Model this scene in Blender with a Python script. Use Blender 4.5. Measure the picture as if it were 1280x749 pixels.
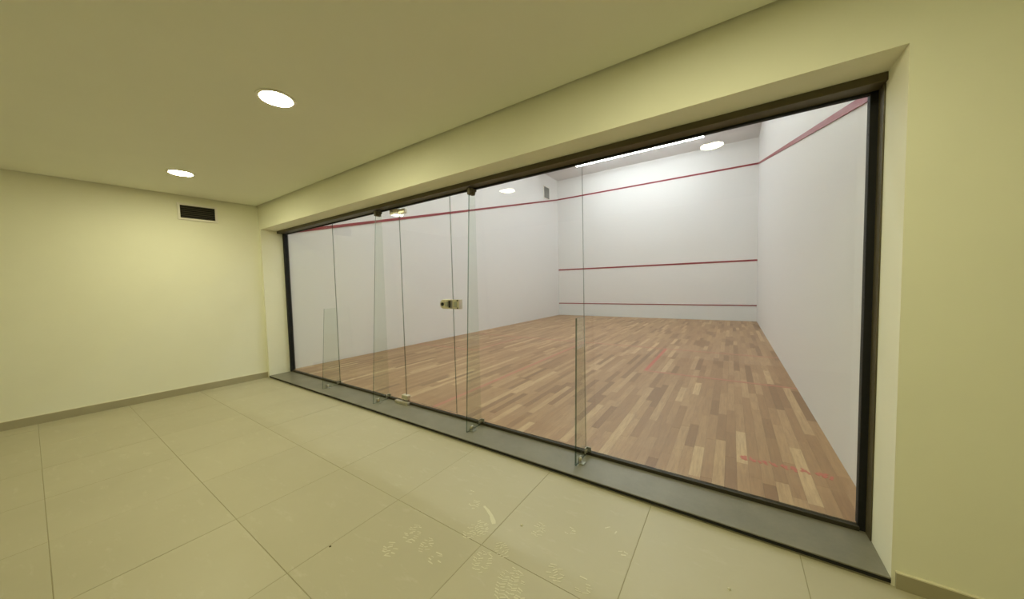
import bpy, bmesh, math, random
from mathutils import Vector, Matrix

for o in list(bpy.data.objects):
    bpy.data.objects.remove(o)
S = bpy.context.scene
COL = S.collection
R = random.Random(7)

# ------------------------------------------------------------------ camera
CAM = Vector((5.7739, -2.2969, 1.2548))
YAW, PIT, ROL, FPX = 0.5947, -0.0499, -0.0243, 408.458
CX, CY = 638.35, 376.70
fwd = Vector((-math.sin(YAW) * math.cos(PIT), math.cos(YAW) * math.cos(PIT), math.sin(PIT)))
rgt = Vector((math.cos(YAW), math.sin(YAW), 0))
upv = rgt.cross(fwd)
r2 = math.cos(ROL) * rgt + math.sin(ROL) * upv
u2 = -math.sin(ROL) * rgt + math.cos(ROL) * upv
cd = bpy.data.cameras.new('camera')
cam = bpy.data.objects.new('camera', cd)
COL.objects.link(cam)
M = Matrix.Identity(4)
for i in range(3):
    M[i][0], M[i][1], M[i][2], M[i][3] = r2[i], u2[i], -fwd[i], CAM[i]
cam.matrix_world = M
cd.sensor_fit = 'HORIZONTAL'
cd.sensor_width = 36
cd.lens = FPX * 36 / 1280
cd.shift_x = (640 - CX) / 1280
cd.shift_y = (CY - 374.5) / 1280
cd.clip_start = 0.02
S.camera = cam

def project(P):
    d = Vector(P) - CAM
    z = d.dot(fwd)
    if z < 0.05:
        return None
    return (CX + FPX * d.dot(r2) / z, CY - FPX * d.dot(u2) / z)

# ------------------------------------------------------------------ world, light levels, exposure
W = bpy.data.worlds.new('world')
S.world = W
W.use_nodes = True
W.node_tree.nodes['Background'].inputs[0].default_value = (0.5, 0.5, 0.5, 1)
W.node_tree.nodes['Background'].inputs[1].default_value = 0.02
LOBBY_COLOR, LOBBY_POWER = (1.0, 0.965, 0.61), 228.0
COURT_COLOR, COURT_POWER = (0.94, 0.985, 1.02), 58.0
vs = S.view_settings
vs.view_transform = 'Standard'
vs.look = 'None'
vs.gamma = 1
vs.exposure = 0.0
vs.use_curve_mapping = False
S.cycles.max_bounces = 14
S.cycles.diffuse_bounces = 6
S.cycles.glossy_bounces = 6
S.cycles.transparent_max_bounces = 24

# ------------------------------------------------------------------ materials
def lin(c):
    return tuple(((v / 255) / 12.92 if v / 255 <= 0.04045 else ((v / 255 + 0.055) / 1.055) ** 2.4) for v in c) + (1,)

class NT:
    def __init__(s, name):
        s.m = bpy.data.materials.new(name)
        s.m.use_nodes = True
        s.t = s.m.node_tree
        s.t.nodes.clear()
        s.out = s.n('ShaderNodeOutputMaterial')
    def n(s, t, **kw):
        x = s.t.nodes.new(t)
        for k, v in kw.items():
            if k.startswith('i_'):
                k2 = k[2:]
                x.inputs[int(k2) if k2.isdigit() else k2.replace('_', ' ')].default_value = v
            else:
                setattr(x, k, v)
        return x
    def l(s, a, b):
        s.t.links.new(a, b)
    def math(s, op, a, b=None):
        x = s.n('ShaderNodeMath', operation=op)
        for i, v in enumerate((a, b)):
            if v is None:
                continue
            if isinstance(v, (int, float)):
                x.inputs[i].default_value = v
            else:
                s.l(v, x.inputs[i])
        return x.outputs[0]
    def mix(s, f, a, b):
        x = s.n('ShaderNodeMix', data_type='RGBA')
        for i, v in ((0, f), (6, a), (7, b)):
            if isinstance(v, (int, float, tuple)):
                x.inputs[i].default_value = v
            else:
                s.l(v, x.inputs[i])
        return x.outputs[2]
    def pos(s):
        return s.n('ShaderNodeNewGeometry').outputs['Position']
    def noise(s, scale, detail=4, rough=0.55, vec=None, stretch=None):
        v = vec or s.pos()
        if stretch:
            mp = s.n('ShaderNodeMapping')
            mp.inputs['Scale'].default_value = stretch
            s.l(v, mp.inputs[0])
            v = mp.outputs[0]
        x = s.n('ShaderNodeTexNoise')
        x.inputs['Scale'].default_value = scale
        x.inputs['Detail'].default_value = detail
        x.inputs['Roughness'].default_value = rough
        s.l(v, x.inputs['Vector'])
        return x.outputs['Fac']
    def ramp(s, f, stops):
        x = s.n('ShaderNodeValToRGB')
        e = x.color_ramp.elements
        while len(e) < len(stops):
            e.new(0.5)
        for i, (p, c) in enumerate(stops):
            e[i].position = p
            e[i].color = c
        s.l(f, x.inputs[0])
        return x.outputs[0]
    def bump(s, h, strength, dist):
        x = s.n('ShaderNodeBump')
        x.inputs['Strength'].default_value = strength
        x.inputs['Distance'].default_value = dist
        s.l(h, x.inputs['Height'])
        return x.outputs[0]
    def principled(s, color, rough=0.5, metal=0.0, normal=None, spec=0.5):
        b = s.n('ShaderNodeBsdfPrincipled')
        if isinstance(color, tuple):
            b.inputs['Base Color'].default_value = color
        else:
            s.l(color, b.inputs['Base Color'])
        if isinstance(rough, (int, float)):
            b.inputs['Roughness'].default_value = rough
        else:
            s.l(rough, b.inputs['Roughness'])
        b.inputs['Metallic'].default_value = metal
        b.inputs['Specular IOR Level'].default_value = spec
        if normal is not None:
            s.l(normal, b.inputs['Normal'])
        s.l(b.outputs[0], s.out.inputs[0])
        return s.m

def paint(name, c, var=0.03, rough=0.7, bumpd=0.0006, scale=3.0):
    t = NT(name)
    c2 = tuple(max(0, v * (1 - var * 2)) for v in c[:3]) + (1,)
    col = t.mix(t.noise(scale, 5), c, c2)
    return t.principled(col, rough, normal=t.bump(t.noise(160, 3), 0.25, bumpd), spec=0.3)

def simple(name, c, rough=0.5, metal=0.0, var=0.12, scale=30):
    t = NT(name)
    c2 = tuple(v * (1 - var) for v in c[:3]) + (1,)
    nz = t.noise(scale, 4)
    rr = t.math('ADD', t.math('MULTIPLY', nz, 0.12), rough - 0.06)
    return t.principled(t.mix(nz, c, c2), rr, metal)

def emitter(name, c, power):
    t = NT(name)
    e = t.n('ShaderNodeEmission')
    e.inputs[0].default_value = c + (1,)
    e.inputs[1].default_value = power
    t.l(e.outputs[0], t.out.inputs[0])
    return t.m

def glass(name, tint, edge=False):
    """thin architectural glass: clear transmission plus Schlick reflection"""
    t = NT(name)
    lw = t.n('ShaderNodeLayerWeight')
    lw.inputs[0].default_value = 0.5
    f = t.math('POWER', lw.outputs['Facing'], 5.0)
    f = t.math('ADD', t.math('MULTIPLY', f, 0.96), 0.04)
    tr = t.n('ShaderNodeBsdfTransparent')
    tr.inputs[0].default_value = tint + (1,)
    gl = t.n('ShaderNodeBsdfGlossy')
    gl.inputs['Roughness'].default_value = 0.25 if edge else 0.0
    mx = t.n('ShaderNodeMixShader')
    t.l(f, mx.inputs[0])
    t.l(tr.outputs[0], mx.inputs[1])
    t.l(gl.outputs[0], mx.inputs[2])
    t.l(mx.outputs[0], t.out.inputs[0])
    return t.m

def wood():
    t = NT('oiled_hardwood')
    tone = t.n('ShaderNodeAttribute', attribute_name='tone').outputs['Fac']
    base = t.ramp(tone, [(0.0, lin((138, 104, 72))), (0.3, lin((163, 127, 91))), (0.55, lin((175, 140, 102))),
                         (0.8, lin((190, 157, 117))), (1.0, lin((211, 182, 139)))])
    off = t.n('ShaderNodeCombineXYZ')
    t.l(t.math('MULTIPLY', tone, 37.0), off.inputs[2])
    va = t.n('ShaderNodeVectorMath', operation='ADD')
    t.l(t.pos(), va.inputs[0])
    t.l(off.outputs[0], va.inputs[1])
    g = t.noise(9, 6, 0.65, va.outputs[0], (7, 0.55, 1))
    fine = t.noise(60, 3, 0.5, va.outputs[0], (5, 0.3, 1))
    dark = t.mix(0.75, base, lin((124, 94, 70)))
    k = t.math('MULTIPLY', t.math('SUBTRACT', g, 0.38), 1.7)
    k = t.math('MAXIMUM', t.math('MINIMUM', t.math('ADD', k, t.math('MULTIPLY', t.math('SUBTRACT', fine, 0.5), 0.5)), 1.0), 0.0)
    col = t.mix(k, base, dark)
    return t.principled(col, 0.42, normal=t.bump(fine, 0.15, 0.0005), spec=0.4)

def tile_mat():
    t = NT('matt_beige_porcelain')
    tone = t.n('ShaderNodeAttribute', attribute_name='tone').outputs['Fac']
    a = t.mix(tone, lin((181, 174, 145)), lin((187, 180, 151)))
    cloud = t.noise(1.7, 6, 0.6)
    smear = t.noise(6, 5, 0.7, None, (1, 3, 1))
    col = t.mix(t.math('MULTIPLY', cloud, 0.35), a, lin((156, 148, 118)))
    d = t.math('MAXIMUM', t.math('MULTIPLY', t.math('SUBTRACT', smear, 0.58), 2.0), 0.0)
    col = t.mix(d, col, lin((204, 198, 176)))
    rough = t.math('ADD', t.math('MULTIPLY', cloud, 0.30), 0.34)
    return t.principled(col, rough, normal=t.bump(t.noise(45, 3), 0.08, 0.0004), spec=0.6)

def stone_mat():
    t = NT('grey_slate_sill')
    n = t.noise(4, 7, 0.65)
    f = t.noise(90, 3)
    col = t.mix(n, lin((102, 100, 84)), lin((146, 141, 122)))
    col = t.mix(t.math('MULTIPLY', f, 0.25), col, lin((86, 84, 72)))
    return t.principled(col, 0.38, normal=t.bump(f, 0.1, 0.0005), spec=0.5)

LOBBY = paint('cream_wall_paint', (0.86, 0.85, 0.69, 1))
LCEIL = paint('cream_ceiling_paint', (0.82, 0.82, 0.70, 1), 0.02)
GAPM = simple('painted_gap_shade', lin((72, 66, 48)), 0.8)  # dark colour paints in the shade of the ceiling gap
COURT = paint('white_court_plaster', (0.82, 0.81, 0.80, 1), 0.015, 0.55, 0.0008)
CCEIL = paint('grey_court_ceiling', (0.74, 0.72, 0.72, 1), 0.02)
TINM = simple('pale_tin_panel', (0.78, 0.80, 0.80, 1), 0.45, 0, 0.04, 6)
REDM = simple('dark_red_line_paint', lin((148, 42, 56)), 0.5)
WORN = NT('worn_red_floor_paint')
_w = WORN.noise(26, 5, 0.7)
WORN = WORN.principled(WORN.mix(WORN.math('MULTIPLY', _w, 0.9), lin((196, 74, 70)), lin((176, 126, 98))), 0.45)
FAINT = NT('faded_red_floor_paint')
_w = FAINT.noise(14, 5, 0.7)
FAINT = FAINT.principled(FAINT.mix(FAINT.math('ADD', FAINT.math('MULTIPLY', _w, 0.7), 0.2), lin((186, 96, 84)), lin((178, 136, 108))), 0.45)
WOODM = wood()
SUBF = simple('dark_subfloor', lin((70, 50, 38)), 0.8)
TILEM = tile_mat()
GROUT = simple('beige_grout', lin((158, 150, 120)), 0.9)
STONE = stone_mat()
BASEM = simple('grey_beige_baseboard_tile', lin((168, 160, 132)), 0.5, 0, 0.1, 8)
CAULK = simple('white_caulk', lin((228, 222, 196)), 0.6)
BRONZE = simple('dark_bronze_aluminium', lin((88, 80, 56)), 0.5, 0.2)
BLACK = simple('black_gasket_and_shadow', lin((12, 11, 10)), 0.75)  # gaskets, and the painted shadow strip under the sill stone
CHROME = simple('brushed_chrome', lin((222, 216, 198)), 0.34, 1.0, 0.08)
STEEL = simple('dull_steel', lin((168, 168, 156)), 0.4, 0.7, 0.1)
GLASSM = glass('clear_glass', (0.965, 0.985, 0.972))
EDGEM = glass('green_glass_edge', (0.50, 0.56, 0.50), True)
FINED = glass('dark_green_fin_edge', (0.36, 0.46, 0.39), True)
FINGL = glass('greenish_fin_glass', (0.945, 0.968, 0.945))
LAMPM = emitter('warm_diffuser', LOBBY_COLOR, LOBBY_POWER)
TUBEM = emitter('white_diffuser', COURT_COLOR, COURT_POWER)
WHITEM = simple('white_powder_coat', lin((236, 232, 222)), 0.45, 0, 0.04)
GRILLE = simple('dark_grille', lin((72, 66, 48)), 0.5, 0.2)
GRILLE2 = simple('grey_grille', lin((140, 138, 132)), 0.5, 0.2)
DUST = simple('pale_dried_dust', lin((212, 207, 180)), 0.9, 0, 0.1, 60)
DIRT = simple('dark_speck', lin((88, 78, 48)), 0.9)

# ------------------------------------------------------------------ mesh helpers
class MB:
    def __init__(s):
        s.v, s.f, s.mi = [], [], []
    def poly(s, pts, faces, mi=0):
        b = len(s.v)
        s.v += [tuple(p) for p in pts]
        for k, f in enumerate(faces):
            s.f.append([b + i for i in f])
            s.mi.append(mi[k] if isinstance(mi, list) else mi)
        return s
    def box(s, x0, x1, y0, y1, z0, z1, mi=0):
        p = [(x, y, z) for z in (z0, z1) for y in (y0, y1) for x in (x0, x1)]
        return s.poly(p, [(0, 2, 3, 1), (4, 5, 7, 6), (0, 1, 5, 4), (2, 6, 7, 3), (0, 4, 6, 2), (1, 3, 7, 5)], mi)
    def prism(s, pts, off, mi=0):
        n = len(pts)
        off = Vector(off)
        p = [Vector(q) for q in pts] + [Vector(q) + off for q in pts]
        f = [tuple(range(n))[::-1], tuple(range(n, 2 * n))] + [(i, (i + 1) % n, n + (i + 1) % n, n + i) for i in range(n)]
        return s.poly(p, f, mi)
    def cyl(s, c, ax, r, h, n=20, r1=None, mi=0):
        c, ax = Vector(c), Vector(ax).normalized()
        a = ax.orthogonal().normalized()
        b = ax.cross(a)
        r1 = r if r1 is None else r1
        p = [c + (a * math.cos(2 * math.pi * i / n) + b * math.sin(2 * math.pi * i / n)) * r for i in range(n)]
        p += [c + ax * h + (a * math.cos(2 * math.pi * i / n) + b * math.sin(2 * math.pi * i / n)) * r1 for i in range(n)]
        f = [tuple(range(n))[::-1], tuple(range(n, 2 * n))] + [(i, (i + 1) % n, n + (i + 1) % n, n + i) for i in range(n)]
        return s.poly(p, f, mi)
    def ring(s, c, r0, r1, z0, z1, n=40):
        """flat washer about the z axis"""
        c = Vector(c)
        p = []
        for (r, z) in ((r0, z0), (r1, z0), (r1, z1), (r0, z1)):
            p += [c + Vector((math.cos(2 * math.pi * i / n) * r, math.sin(2 * math.pi * i / n) * r, z)) for i in range(n)]
        f = []
        for k in range(4):
            k2 = (k + 1) % 4
            for i in range(n):
                j = (i + 1) % n
                f.append((k * n + i, k2 * n + i, k2 * n + j, k * n + j))
        return s.poly(p, f)
    def build(s, name, mats, parent=None, bevel=0.0, seg=2, tone=None, smooth=False, loc=None):
        me = bpy.data.meshes.new(name)
        me.from_pydata(s.v, [], s.f)
        for m in (mats if isinstance(mats, (list, tuple)) else [mats]):
            me.materials.append(m)
        for p, i in zip(me.polygons, s.mi):
            p.material_index = i
        bm = bmesh.new()
        bm.from_mesh(me)
        bmesh.ops.recalc_face_normals(bm, faces=bm.faces)
        if bevel > 0:
            ed = [e for e in bm.edges if len(e.link_faces) == 2 and e.calc_face_angle(0) > 0.6]
            bmesh.ops.bevel(bm, geom=ed, offset=bevel, segments=seg, profile=0.5, affect='EDGES', clamp_overlap=True)
        bm.to_mesh(me)
        bm.free()
        if tone is not None:
            a = me.attributes.new('tone', 'FLOAT', 'POINT')
            if isinstance(tone, (int, float)):
                tone = [tone] * len(me.vertices)
            a.data.foreach_set('value', tone)
        if smooth:
            for p in me.polygons:
                p.use_smooth = True
        o = bpy.data.objects.new(name, me)
        COL.objects.link(o)
        if loc:
            o.location = loc
        if parent:
            o.parent = parent
        return o

def tag(o, label=None, cat=None, group=None, kind=None):
    for k, v in (('label', label), ('category', cat), ('group', group), ('kind', kind)):
        if v:
            o[k] = v
    return o

def empty(name, loc=(0, 0, 0), rz=0.0):
    o = bpy.data.objects.new(name, None)
    COL.objects.link(o)
    o.location = loc
    o.rotation_euler = (0, 0, rz)
    o.empty_display_size = 0.1
    return o

def struct(o):
    o['kind'] = 'structure'
    return o

def copy_thing(root, label, loc):
    r = root.copy()
    COL.objects.link(r)
    r.location = loc
    r['label'] = label
    for ch in root.children:
        c = ch.copy()
        COL.objects.link(c)
        c.parent = r
        for g in ch.children:
            d = g.copy()
            COL.objects.link(d)
            d.parent = c
    return r

# ------------------------------------------------------------------ dimensions
CW, CL, CH = 6.40, 9.75, 5.34           # squash court
D = 0.310                               # thickness of the wall round the opening
OL, OR_, OT = 0.0, 6.345, 2.163         # opening
ZF, ZS, ZC = -0.058, -0.026, 2.503      # lobby floor, sill, lobby ceiling
XW, SL = -0.058, 0.042                  # lobby left wall: x at the opening wall, lean per metre
BACK, RIGHT = -3.9, 7.5

# ------------------------------------------------------------------ structure: court shell
struct(MB().box(-0.2, 0, 0.03, CL + 0.2, -0.1, CH).build('wall_court_left', COURT))
wcr = struct(MB().box(CW, CW + 0.2, 0.03, CL + 0.2, -0.1, CH).build('wall_court_right', COURT))
wcl = bpy.data.objects['wall_court_left']
wcf = struct(MB().box(0, CW, CL, CL + 0.2, -0.1, CH).build('wall_court_front', COURT))
struct(MB().box(-0.2, CW + 0.2, -D, CL + 0.2, CH, CH + 0.15).build('ceiling_court', CCEIL))
fc = struct(MB().box(0, CW, 0.0, CL, -0.1, -0.004).build('floor_court', SUBF))

# court lines on the walls (thin raised red bands) and the tin
MB().box(0.002, CW - 0.002, CL - 0.02, CL, 0.0, 0.455).build('tin', TINM, wcf)
MB().box(0.0, CW, CL - 0.03, CL, 0.455, 0.485).build('tin_line', REDM, wcf, 0.004)
MB().box(0.0, CW, CL - 0.012, CL, 1.782, 1.832).build('service_line', REDM, wcf, 0.003)
MB().box(0.0, CW, CL - 0.012, CL, 4.570, 4.620).build('out_line', REDM, wcf, 0.003)
for wl, x0, off in ((wcl, 0.0, 0.012), (wcr, CW, -0.012)):
    MB().prism([(x0, 0.03, 2.13 + 0.0075), (x0, CL, 4.57), (x0, CL, 4.62), (x0, 0.03, 2.18 + 0.0075)], (off, 0, 0)).build('out_line', REDM, wl)

# wooden floor of the court: the 300 strips that show largest are single objects, the rest one mesh
PW, G = 0.0653, 0.0007
planks = []
nx = int(round(CW / PW))
PW = CW / nx
for i in range(nx):
    y = -R.uniform(0, 0.7)
    prev = 0.5
    while y < CL:
        L = R.choice((0.45, 0.55, 0.7, 0.85, 1.0)) * R.uniform(0.9, 1.1)
        y0, y1 = max(y, 0.004), min(y + L, CL - 0.004)
        y += L
        if y1 - y0 < 0.02:
            continue
        tone = min(1, max(0, R.gauss(0.46, 0.17)))
        if R.random() < 0.07:
            tone = R.uniform(0.75, 0.95)
        if R.random() < 0.08:
            tone = R.uniform(0.0, 0.12)
        q = [project(c) for c in ((i * PW, y0, 0), ((i + 1) * PW, y0, 0), ((i + 1) * PW, y1, 0), (i * PW, y1, 0))]
        area = 0
        if all(q):
            cx_, cy_ = sum(a[0] for a in q) / 4, sum(a[1] for a in q) / 4
            if 340 < cx_ < 1085 and 380 < cy_ < 665:
                area = 0.5 * abs(sum(q[k][0] * q[(k + 1) % 4][1] - q[(k + 1) % 4][0] * q[k][1] for k in range(4)))
        planks.append((area, i, y0, y1, tone))
planks.sort(key=lambda p: -p[0])
for a, i, y0, y1, tone in planks[:300]:
    z = R.uniform(-0.0004, 0.0)
    MB().box(i * PW + G / 2, (i + 1) * PW - G / 2, y0 + G / 2, y1 - G / 2, -0.004, z).build('plank', WOODM, fc, 0.0, tone=tone)
mb, tones = MB(), []
for a, i, y0, y1, tone in planks[300:]:
    mb.box(i * PW + G / 2, (i + 1) * PW - G / 2, y0 + G / 2, y1 - G / 2, -0.004, R.uniform(-0.0004, 0.0))
    tones += [tone] * 8
tag(mb.build('planks', WOODM, fc, tone=tones), kind='stuff')

# painted floor lines
def floor_line(name, x0, x1, y0, y1, m):
    MB().box(x0, x1, y0, y1, 0.0, 0.0006).build(name, m, fc)
floor_line('half_court_line', 3.175, 3.225, 0.02, 4.26, FAINT)
floor_line('short_line', 0.0, CW, 4.26, 4.31, FAINT)
for x0, x1, xi in ((0.0, 1.65, 1.6), (4.75, CW, 4.75)):
    floor_line('service_box_line', xi, xi + 0.05, 2.56, 4.26, WORN if xi > 3 else FAINT)
    floor_line('service_box_line', x0, x1, 2.51, 2.56, FAINT)
# a worn row of red paint strokes near the glass, too faded to read
mb = MB()
for k in range(9):
    xc = 5.85 + k * 0.055
    for s in range(3):
        a = R.uniform(-0.8, 0.8)
        w, l = R.uniform(0.012, 0.020), R.uniform(0.03, 0.055)
        ca, sa = math.cos(a), math.sin(a)
        ox, oy = xc + R.uniform(-0.018, 0.018), 0.462 + R.uniform(-0.016, 0.016)
        mb.prism([(ox + ca * u * w - sa * v * l, oy + sa * u * w + ca * v * l, 0.0) for u, v in ((-.5, -.5), (.5, -.5), (.5, .5), (-.5, .5))], (0, 0, 0.0006 + s * 0.0001))
mb.build('worn_floor_marking', WORN, fc)

# ------------------------------------------------------------------ structure: lobby shell
mb = MB()
mb.box(-0.6, OL, -D, 0.03, -0.1, OT)
mb.box(OR_, RIGHT, -D, 0.03, -0.1, OT)
mb.box(-0.6, RIGHT, -D, 0.03, OT, CH)
struct(mb.build('wall_front', LOBBY, None))
xl_back = XW - SL * (-D - BACK)
struct(MB().prism([(XW, -D, -0.1), (xl_back, BACK, -0.1), (xl_back - 0.2, BACK, -0.1), (XW - 0.2, -D, -0.1)], (0, 0, 2.75)).build('wall_left', LOBBY))
struct(MB().box(-0.6, RIGHT, BACK - 0.2, BACK, -0.1, 2.65).build('wall_back', LOBBY))
struct(MB().box(RIGHT, RIGHT + 0.2, BACK, -D, -0.1, 2.65).build('wall_right', LOBBY))
# ceiling board stops short of the walls and leaves a shadow gap
GP = 0.028
cl_ = struct(MB().prism([(XW + GP, -D - GP, ZC), (xl_back + GP, BACK + GP, ZC), (RIGHT - GP, BACK + GP, ZC), (RIGHT - GP, -D - GP, ZC)], (0, 0, 0.045)).build('ceiling', LCEIL))
MB().prism([(XW, -D, ZC + 0.045), (xl_back, BACK, ZC + 0.045), (RIGHT, BACK, ZC + 0.045), (RIGHT, -D, ZC + 0.045)], (0, 0, 0.1)).build('shadow_gap', GAPM, cl_)
# tiled floor: grout bed and single tiles
fl = struct(MB().prism([(XW, -D, ZF - 0.0011), (xl_back, BACK, ZF - 0.0011), (RIGHT, BACK, ZF - 0.0011), (RIGHT, -D, ZF - 0.0011)], (0, 0, -0.06)).build('floor', GROUT))
TX, TY, X0, Y0, GR = 0.660, 0.613, 4.733, -1.078, 0.0026
for i in range(-8, 5):
    for j in range(-5, 3):
        x0, x1 = X0 + i * TX + GR / 2, X0 + (i + 1) * TX - GR / 2
        y0, y1 = Y0 + j * TY + GR / 2, Y0 + (j + 1) * TY - GR / 2
        if j == 0:
            y1 = -D            # the row by the sill is cut from one longer tile
        elif j > 0:
            continue
        y1, y0 = min(y1, -D - 0.001), max(y0, BACK)
        x1 = min(x1, RIGHT)
        if y1 - y0 < 0.03 or x1 - x0 < 0.03:
            continue
        wl = lambda y: XW - SL * (-D - y) + 0.001
        if x1 < wl(y0) + 0.03:
            continue
        pts = [(max(x0, wl(y0)), y0), (x1, y0), (x1, y1), (max(x0, wl(y1)), y1)]
        dz = R.uniform(-0.0006, 0.0006)
        MB().prism([(x, y, ZF - 0.004) for x, y in pts], (0, 0, 0.004 + dz)).build('tile', TILEM, fl, 0.0012, 1, tone=R.random())

# baseboards
bh, bt = 0.085, 0.012
bl = struct(MB().prism([(XW, -D, ZF), (xl_back, BACK, ZF), (xl_back + bt, BACK, ZF), (XW + bt, -D, ZF)], (0, 0, bh)).build('baseboard_left', BASEM))
MB().prism([(XW, -D, ZF + bh), (xl_back, BACK, ZF + bh), (xl_back + bt, BACK, ZF + bh), (XW + bt, -D, ZF + bh)], (0, 0, 0.006)).build('caulk', CAULK, bl)
br = struct(MB().box(OR_ + 0.012, RIGHT, -D - bt, -D, ZF, ZF + 0.065).build('baseboard_front', BASEM))
MB().box(OR_ + 0.012, RIGHT, -D - bt, -D, ZF + 0.065, ZF + 0.07).build('caulk', CAULK, br)
struct(MB().box(XW - 0.02, OL - 0.0, -D - 0.004, -D, ZF, ZF + bh).build('baseboard_front_2', CAULK))

# sill, frame of the glass wall
sill = struct(MB().box(OL, OR_, -D - 0.004, -0.006, ZS - 0.007, ZS).build('sill', STONE, None, 0.0015, 1))
MB().box(OL, OR_, -D - 0.002, -0.006, ZS - 0.024, ZS - 0.007).build('nosing_shadow', BLACK, sill)  # black strip paints the overhang shadow under the stone edge
MB().box(OL, OR_, -D + 0.004, -0.006, ZF - 0.01, ZS - 0.024).build('riser', TILEM, sill, tone=0.4)
t1 = struct(MB().box(OL, OR_ + 0.0, -0.105, 0.03, 2.125, OT).build('trim_1', BRONZE, None, 0.003))
MB().box(OL, OR_, -0.012, 0.014, 2.115, 2.125).build('gasket', BLACK, t1)
t2 = struct(MB().box(OL, 0.045, -0.03, 0.03, ZS, 2.125).build('trim_2', BLACK, None, 0.002))
t3 = struct(MB().box(6.312, OR_, -0.012, 0.03, ZS, 2.125).build('trim_3', BLACK, None, 0.002))
MB().box(OR_ - 0.006, OR_, -0.080, -0.012, ZS, 2.125).build('channel', BRONZE, t3, 0.002)
t4 = struct(MB().box(0.045, 6.317, -0.022, 0.010, ZS, -0.003).build('trim_4', simple('dark_olive_channel', lin((58, 52, 34)), 0.5, 0.2), None, 0.002))

# ------------------------------------------------------------------ glass wall: four fixed panes and the door leaf
GT = 0.010
JX = [0.047, 1.420, 2.795, 3.552, 4.872, 6.315]
def pane(name, x0, x1, z0, z1):
    mb = MB()
    p = [(x, y, z) for z in (z0, z1) for y in (-GT / 2, GT / 2) for x in (x0, x1)]
    mb.poly(p, [(0, 2, 3, 1), (4, 5, 7, 6), (0, 1, 5, 4), (2, 6, 7, 3), (0, 4, 6, 2), (1, 3, 7, 5)], [1, 1, 0, 0, 1, 1])
    return mb.build(name, [GLASSM, EDGEM])
win = []
n = 0
for k in range(5):
    if k == 2:
        continue
    n += 1
    win.append(struct(pane('window_%d' % n, JX[k] + 0.0015, JX[k + 1] - 0.0015, 0.002, 2.122)))
door = struct(pane('door_1', JX[2] + 0.003, JX[3] - 0.003, 0.012, 2.110))

def patch(x0, x1, z0, z1, y=0.016, mb=None):
    mb = mb or MB()
    return mb.box(x0, x1, -y, y, z0, z1)
# top pivot: patch fitting on the leaf, socket on the pane beside it
MB().box(2.80, 2.905, -0.020, 0.020, 2.045, 2.092).build('hinge', CHROME, door, 0.006)
h = MB().box(2.735, 2.835, -0.024, 0.024, 0.016, 0.066).build('hinge', CHROME, door, 0.008, 3)
h2 = MB().cyl((2.800, 0, 0.0065), (0, 0, 1), 0.020, 0.0095, 20).build('pivot', STEEL, h)
mb = MB().box(2.655, 2.79, -0.020, 0.020, 2.060, 2.106)
hs = mb.build('hinge_socket', CHROME, win[1], 0.006)
MB().cyl((2.70, -0.020, 2.083), (0, -1, 0), 0.012, 0.006, 16).build('screw', STEEL, hs)
fp = struct(MB().box(2.66, 2.88, -0.060, -0.0225, ZS, 0.0035).build('trim_5', CHROME, None, 0.003))
# lock on the leaf, keeper on the next pane
mb = MB()
pts = []
for i in range(13):
    a = math.pi / 2 + math.pi * i / 12
    pts.append((3.442 + math.cos(a) * 0.046, -0.026, 1.083 + math.sin(a) * 0.046))
pts += [(3.540, -0.026, 1.037), (3.540, -0.026, 1.129)]
mb.prism(pts, (0, 0.052, 0))
lk = mb.build('lock', CHROME, door, 0.003)
MB().cyl((3.432, -0.026, 1.083), (0, -1, 0), 0.017, 0.006, 20).build('keyhole', BLACK, lk)
MB().box(3.468, 3.508, -0.031, -0.026, 1.060, 1.106).build('thumb_plate', STEEL, lk, 0.002)
MB().box(3.514, 3.539, -0.029, -0.026, 1.050, 1.116).build('latch', BLACK, lk)
mb = MB().box(3.562, 3.648, -0.026, 0.026, 1.037, 1.129)
kp = mb.build('keeper', CHROME, win[2], 0.004)
MB().box(3.582, 3.622, -0.030, -0.026, 1.055, 1.111).build('keeper_plate', STEEL, kp, 0.002)
for z in (1.047, 1.119):
    MB().cyl((3.630, -0.026, z), (0, -1, 0), 0.007, 0.003, 12).build('screw', BLACK, kp)

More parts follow.
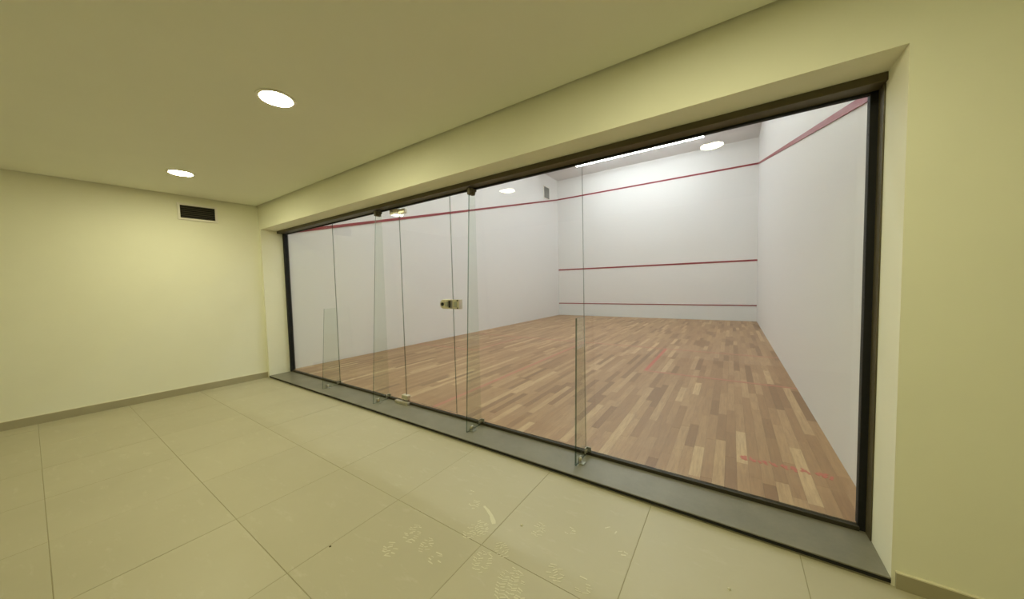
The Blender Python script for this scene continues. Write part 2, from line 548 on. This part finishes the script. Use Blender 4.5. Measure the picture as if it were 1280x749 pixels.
# ------------------------------------------------------------------ glass fins standing in front of the panes
def fin(x, top, d0, d1, label, tall):
    t = 0.012
    root = tag(empty('glass_fin', (x, 0, ZS)), label, 'glass fin', 'glass fins bracing the glass wall')
    y = -0.008
    zt = top - ZS
    mb = MB()
    prof = [(y, 0.001), (y - d0, 0.001), (y - d1, zt), (y, zt)]
    p = [(-t / 2, a, b) for a, b in prof] + [(t / 2, a, b) for a, b in prof]
    mb.poly(p, [(3, 2, 1, 0), (4, 5, 6, 7), (0, 1, 5, 4), (1, 2, 6, 5), (2, 3, 7, 6), (3, 0, 4, 7)], [0, 0, 1, 1, 1, 0])
    mb.build('pane', [FINGL, FINED], root)
    # angle clamp on the sill
    yb_ = y - d0 * 0.72
    mb = MB().box(t / 2, t / 2 + 0.006, yb_ - 0.022, yb_ + 0.022, 0.0, 0.048).box(t / 2, t / 2 + 0.040, yb_ - 0.022, yb_ + 0.022, 0.0, 0.006)
    cl2 = mb.build('clamp', STEEL, root, 0.0015, 1)
    MB().cyl((t / 2 + 0.006, yb_, 0.028), (1, 0, 0), 0.017, 0.012, 20, 0.012).build('bolt', CHROME, cl2)
    # clamp that ties the fin to the pane
    mb = MB().box(t / 2, t / 2 + 0.006, -0.055, -0.008, 0.016, 0.058).box(t / 2, t / 2 + 0.035, -0.014, -0.008, 0.016, 0.058)
    c3 = mb.build('clamp', STEEL, root, 0.0015, 1)
    MB().cyl((t / 2 + 0.006, -0.034, 0.037), (1, 0, 0), 0.012, 0.010, 16).build('bolt', CHROME, c3)
    if tall:
        mb = MB().box(-t / 2 - 0.010, t / 2 + 0.012, y - d1 - 0.012, y - 0.012, zt - 0.060, zt + 0.0)
        mb.box(t / 2, t / 2 + 0.030, y - d1, y - 0.012, zt - 0.034, zt - 0.010)
        c4 = mb.build('clamp', BRONZE, root, 0.003)
        MB().cyl((t / 2 + 0.012, y - d1 * 0.5, zt - 0.044), (1, 0, 0), 0.014, 0.012, 16).build('bolt', BRONZE, c4)
    return root
fin(1.424, 1.005, 0.225, 0.155, 'waist-high clear glass fin farthest from the camera, by the end wall with the vent', False)
fin(2.490, 2.116, 0.205, 0.070, 'full-height clear glass fin beside the hinge side of the glass door', True)
fin(3.862, 2.116, 0.200, 0.070, 'full-height clear glass fin beside the lock side of the glass door', True)
fin(4.877, 1.010, 0.200, 0.150, 'waist-high clear glass fin with dark edge, nearest the camera', False)

# ------------------------------------------------------------------ lamps
def downlight(loc, label):
    root = tag(empty('ceiling_light', loc), label, 'ceiling light', 'round lobby ceiling lights')
    MB().ring((0, 0, 0), 0.092, 0.110, -0.008, 0.0).build('trim_ring', WHITEM, root)
    MB().cyl((0, 0, -0.004), (0, 0, 1), 0.092, 0.004, 40).build('diffuser', LAMPM, root)
    return root
d0 = downlight((3.315, -1.320, ZC), 'round glowing ceiling light in mid ceiling, away from the vent wall')
copy_thing(d0, 'round glowing ceiling light close to the wall with the small vent', (1.020, -1.330, ZC))
copy_thing(d0, 'round ceiling light above the camera, seen as a pale oval mirrored in the glass', (5.612, -1.330, ZC))

def tube(loc, label):
    root = tag(empty('linear_lamp', loc), label, 'ceiling lamp', 'linear lamps of the court')
    MB().box(-1.885, 1.885, -0.035, 0.035, -0.028, 0.0).build('body', WHITEM, root, 0.003)
    MB().box(-1.875, 1.875, -0.030, 0.030, -0.055, -0.028).build('diffuser', TUBEM, root, 0.008)
    for sx in (-1.2, 0.0, 1.2):
        MB().cyl((sx, 0, -0.002), (0, 0, 1), 0.010, CH - 5.275 + 0.002, 10).build('hanger', WHITEM, root)
    for s in (-1, 1):
        MB().box(s * 1.885 - 0.015, s * 1.885 + 0.015, -0.042, 0.042, -0.060, 0.0).build('end_cap', WHITEM, root, 0.004)
    return root
l0 = tube((3.235, 8.42, 5.275), 'long white glowing linear lamp on the court ceiling by the far wall')
for yy, s in ((6.0, 'second'), (3.7, 'third'), (1.5, 'fourth')):
    copy_thing(l0, 'long white linear lamp on the court ceiling, %s from the far wall' % s, (3.235, yy, 5.275))

# ------------------------------------------------------------------ vents
yv = -0.970
xv = XW - SL * (-D - yv)
v = tag(empty('air_vent', (xv, yv, 2.303), -math.atan(SL)), 'small dark slatted air vent with pale frame high on the cream wall', 'air vent')
hw, hh, fr = 0.194, 0.106, 0.024
mb = MB()
mb.box(0, 0.020, -hw, hw, hh - fr, hh).box(0, 0.020, -hw, hw, -hh, -hh + fr)
mb.box(0, 0.020, -hw, -hw + fr, -hh + fr, hh - fr).box(0, 0.020, hw - fr, hw, -hh + fr, hh - fr)
mb.build('frame', WHITEM, v)
MB().box(0.0005, 0.002, -hw + fr, hw - fr, -hh + fr, hh - fr).build('backing', BLACK, v)
for k in range(7):
    z = -hh + fr + 0.012 + k * 0.0242
    MB().prism([(0.002, -hw + fr, z + 0.004), (0.010, -hw + fr, z - 0.006), (0.011, -hw + fr, z - 0.004), (0.003, -hw + fr, z + 0.006)], (0, 2 * (hw - fr), 0)).build('slat', GRILLE, v)

v = tag(empty('air_vent', (0.0, 8.80, 4.665)), 'upright grey air vent high on the white court wall above the red line', 'air vent')
hw, hh, fr = 0.235, 0.235, 0.03
mb = MB()
mb.box(0, 0.02, -hw, hw, hh - fr, hh).box(0, 0.02, -hw, hw, -hh, -hh + fr)
mb.box(0, 0.02, -hw, -hw + fr, -hh + fr, hh - fr).box(0, 0.02, hw - fr, hw, -hh + fr, hh - fr)
mb.build('frame', WHITEM, v)
MB().box(0.0005, 0.003, -hw + fr, hw - fr, -hh + fr, hh - fr).build('backing', BLACK, v)
for k in range(9):
    y = -hw + fr + 0.02 + k * 0.046
    MB().prism([(0.003, y - 0.004, -hh + fr), (0.017, y + 0.010, -hh + fr), (0.018, y + 0.007, -hh + fr), (0.004, y - 0.007, -hh + fr)], (0, 0, 2 * (hh - fr))).build('slat', GRILLE2, v)

# ------------------------------------------------------------------ dried shoe prints on the lobby tiles
def shoe_print(x, y, w, l, ang, gaps, style):
    """tread bars of a dried dusty sole mark, a fraction of a millimetre proud"""
    mb = MB()
    rr = random.Random(int(x * 1000) * 7 + int(y * -1000))
    ca, sa = math.cos(ang), math.sin(ang)
    T = lambda u, v_: (x + ca * u - sa * v_, y + sa * u + ca * v_, ZF + 0.0006)
    nrow = max(3, int(l / 0.0135))
    for i in range(nrow):
        v_ = -l / 2 + (i + 0.5) * l / nrow
        half = w / 2 * math.sqrt(max(0.05, 1 - (2 * v_ / l) ** 2))
        ncol = max(1, int(2 * half / (0.022 if style else 0.036)))
        for c in range(ncol):
            if rr.random() < gaps:
                continue
            u = -half + (c + 0.5) * 2 * half / ncol
            bw, bl_ = 2 * half / ncol * rr.uniform(0.36, 0.52), l / nrow * rr.uniform(0.14, 0.26)
            sk = rr.uniform(-0.5, 0.5) * bl_ + (1.1 * bl_ if c % 2 else -1.1 * bl_)
            u += rr.uniform(-0.004, 0.004)
            vv = v_ + rr.uniform(-0.003, 0.003)
            mb.prism([T(u - bw, vv - bl_ - sk), T(u + bw, vv - bl_ + sk), T(u + bw * 0.8, vv + bl_ + sk), T(u - bw * 0.9, vv + bl_ - sk)], (0, 0, 0.0005))
    if mb.v:
        mb.build('shoe_print', DUST, fl)
for a in ((4.36, -1.345, .085, .10, .6, .25, 1), (4.375, -1.215, .09, .13, .5, .3, 1), (4.50, -1.235, .07, .11, .4, .35, 1),
          (4.60, -1.265, .07, .09, .3, .4, 1), (4.655, -0.995, .10, .12, .9, .1, 1), (4.63, -1.045, .08, .09, .2, .25, 1),
          (4.80, -1.155, .10, .13, .3, .2, 1), (4.84, -1.045, .07, .10, 1.0, .2, 1), (4.98, -1.185, .13, .19, .25, .1, 1),
          (4.93, -0.835, .07, .11, .2, .35, 1), (5.08, -0.775, .06, .10, .1, .5, 1), (5.12, -1.02, .08, .10, .6, .35, 1),
          (5.335, -0.745, .07, .08, .2, .45, 1), (5.26, -0.64, .05, .10, 1.0, .6, 1), (5.25, -1.02, .08, .10, .3, .5, 1),
          (4.50, -0.86, .08, .08, .2, .6, 1), (4.42, -0.80, .07, .08, .2, .7, 1), (5.07, -1.26, .10, .12, .4, .3, 1)):
    shoe_print(*a)
# one curved smear and two crumbs of dried plaster
mb = MB()
cur = [(4.562, -0.842), (4.605, -0.860), (4.650, -0.885), (4.685, -0.913), (4.702, -0.930)]
wd = [0.006, 0.009, 0.010, 0.013, 0.010]
L_, R_ = [], []
for k, (x, y) in enumerate(cur):
    a, b = cur[max(0, k - 1)], cur[min(len(cur) - 1, k + 1)]
    t = Vector((b[0] - a[0], b[1] - a[1], 0)).normalized()
    nrm = Vector((-t.y, t.x, 0))
    L_.append(Vector((x, y, ZF + 0.0006)) + nrm * wd[k])
    R_.append(Vector((x, y, ZF + 0.0006)) - nrm * wd[k])
mb.prism(R_ + L_[::-1], (0, 0, 0.0008))
mb.build('smear', DUST, fl)
for x, y, r in ((5.775, -0.700, 0.0075), (4.835, -0.855, 0.009)):
    mb = MB()
    mb.cyl((x, y, ZF + 0.0005), (0, 0, 1), r, 0.006, 9, r * 0.5)
    mb.build('plaster_crumb', DUST, fl)
MB().cyl((4.085, -1.50, ZF + 0.0005), (0, 0, 1), 0.006, 0.003, 8, 0.003).build('dirt_speck', DIRT, fl)
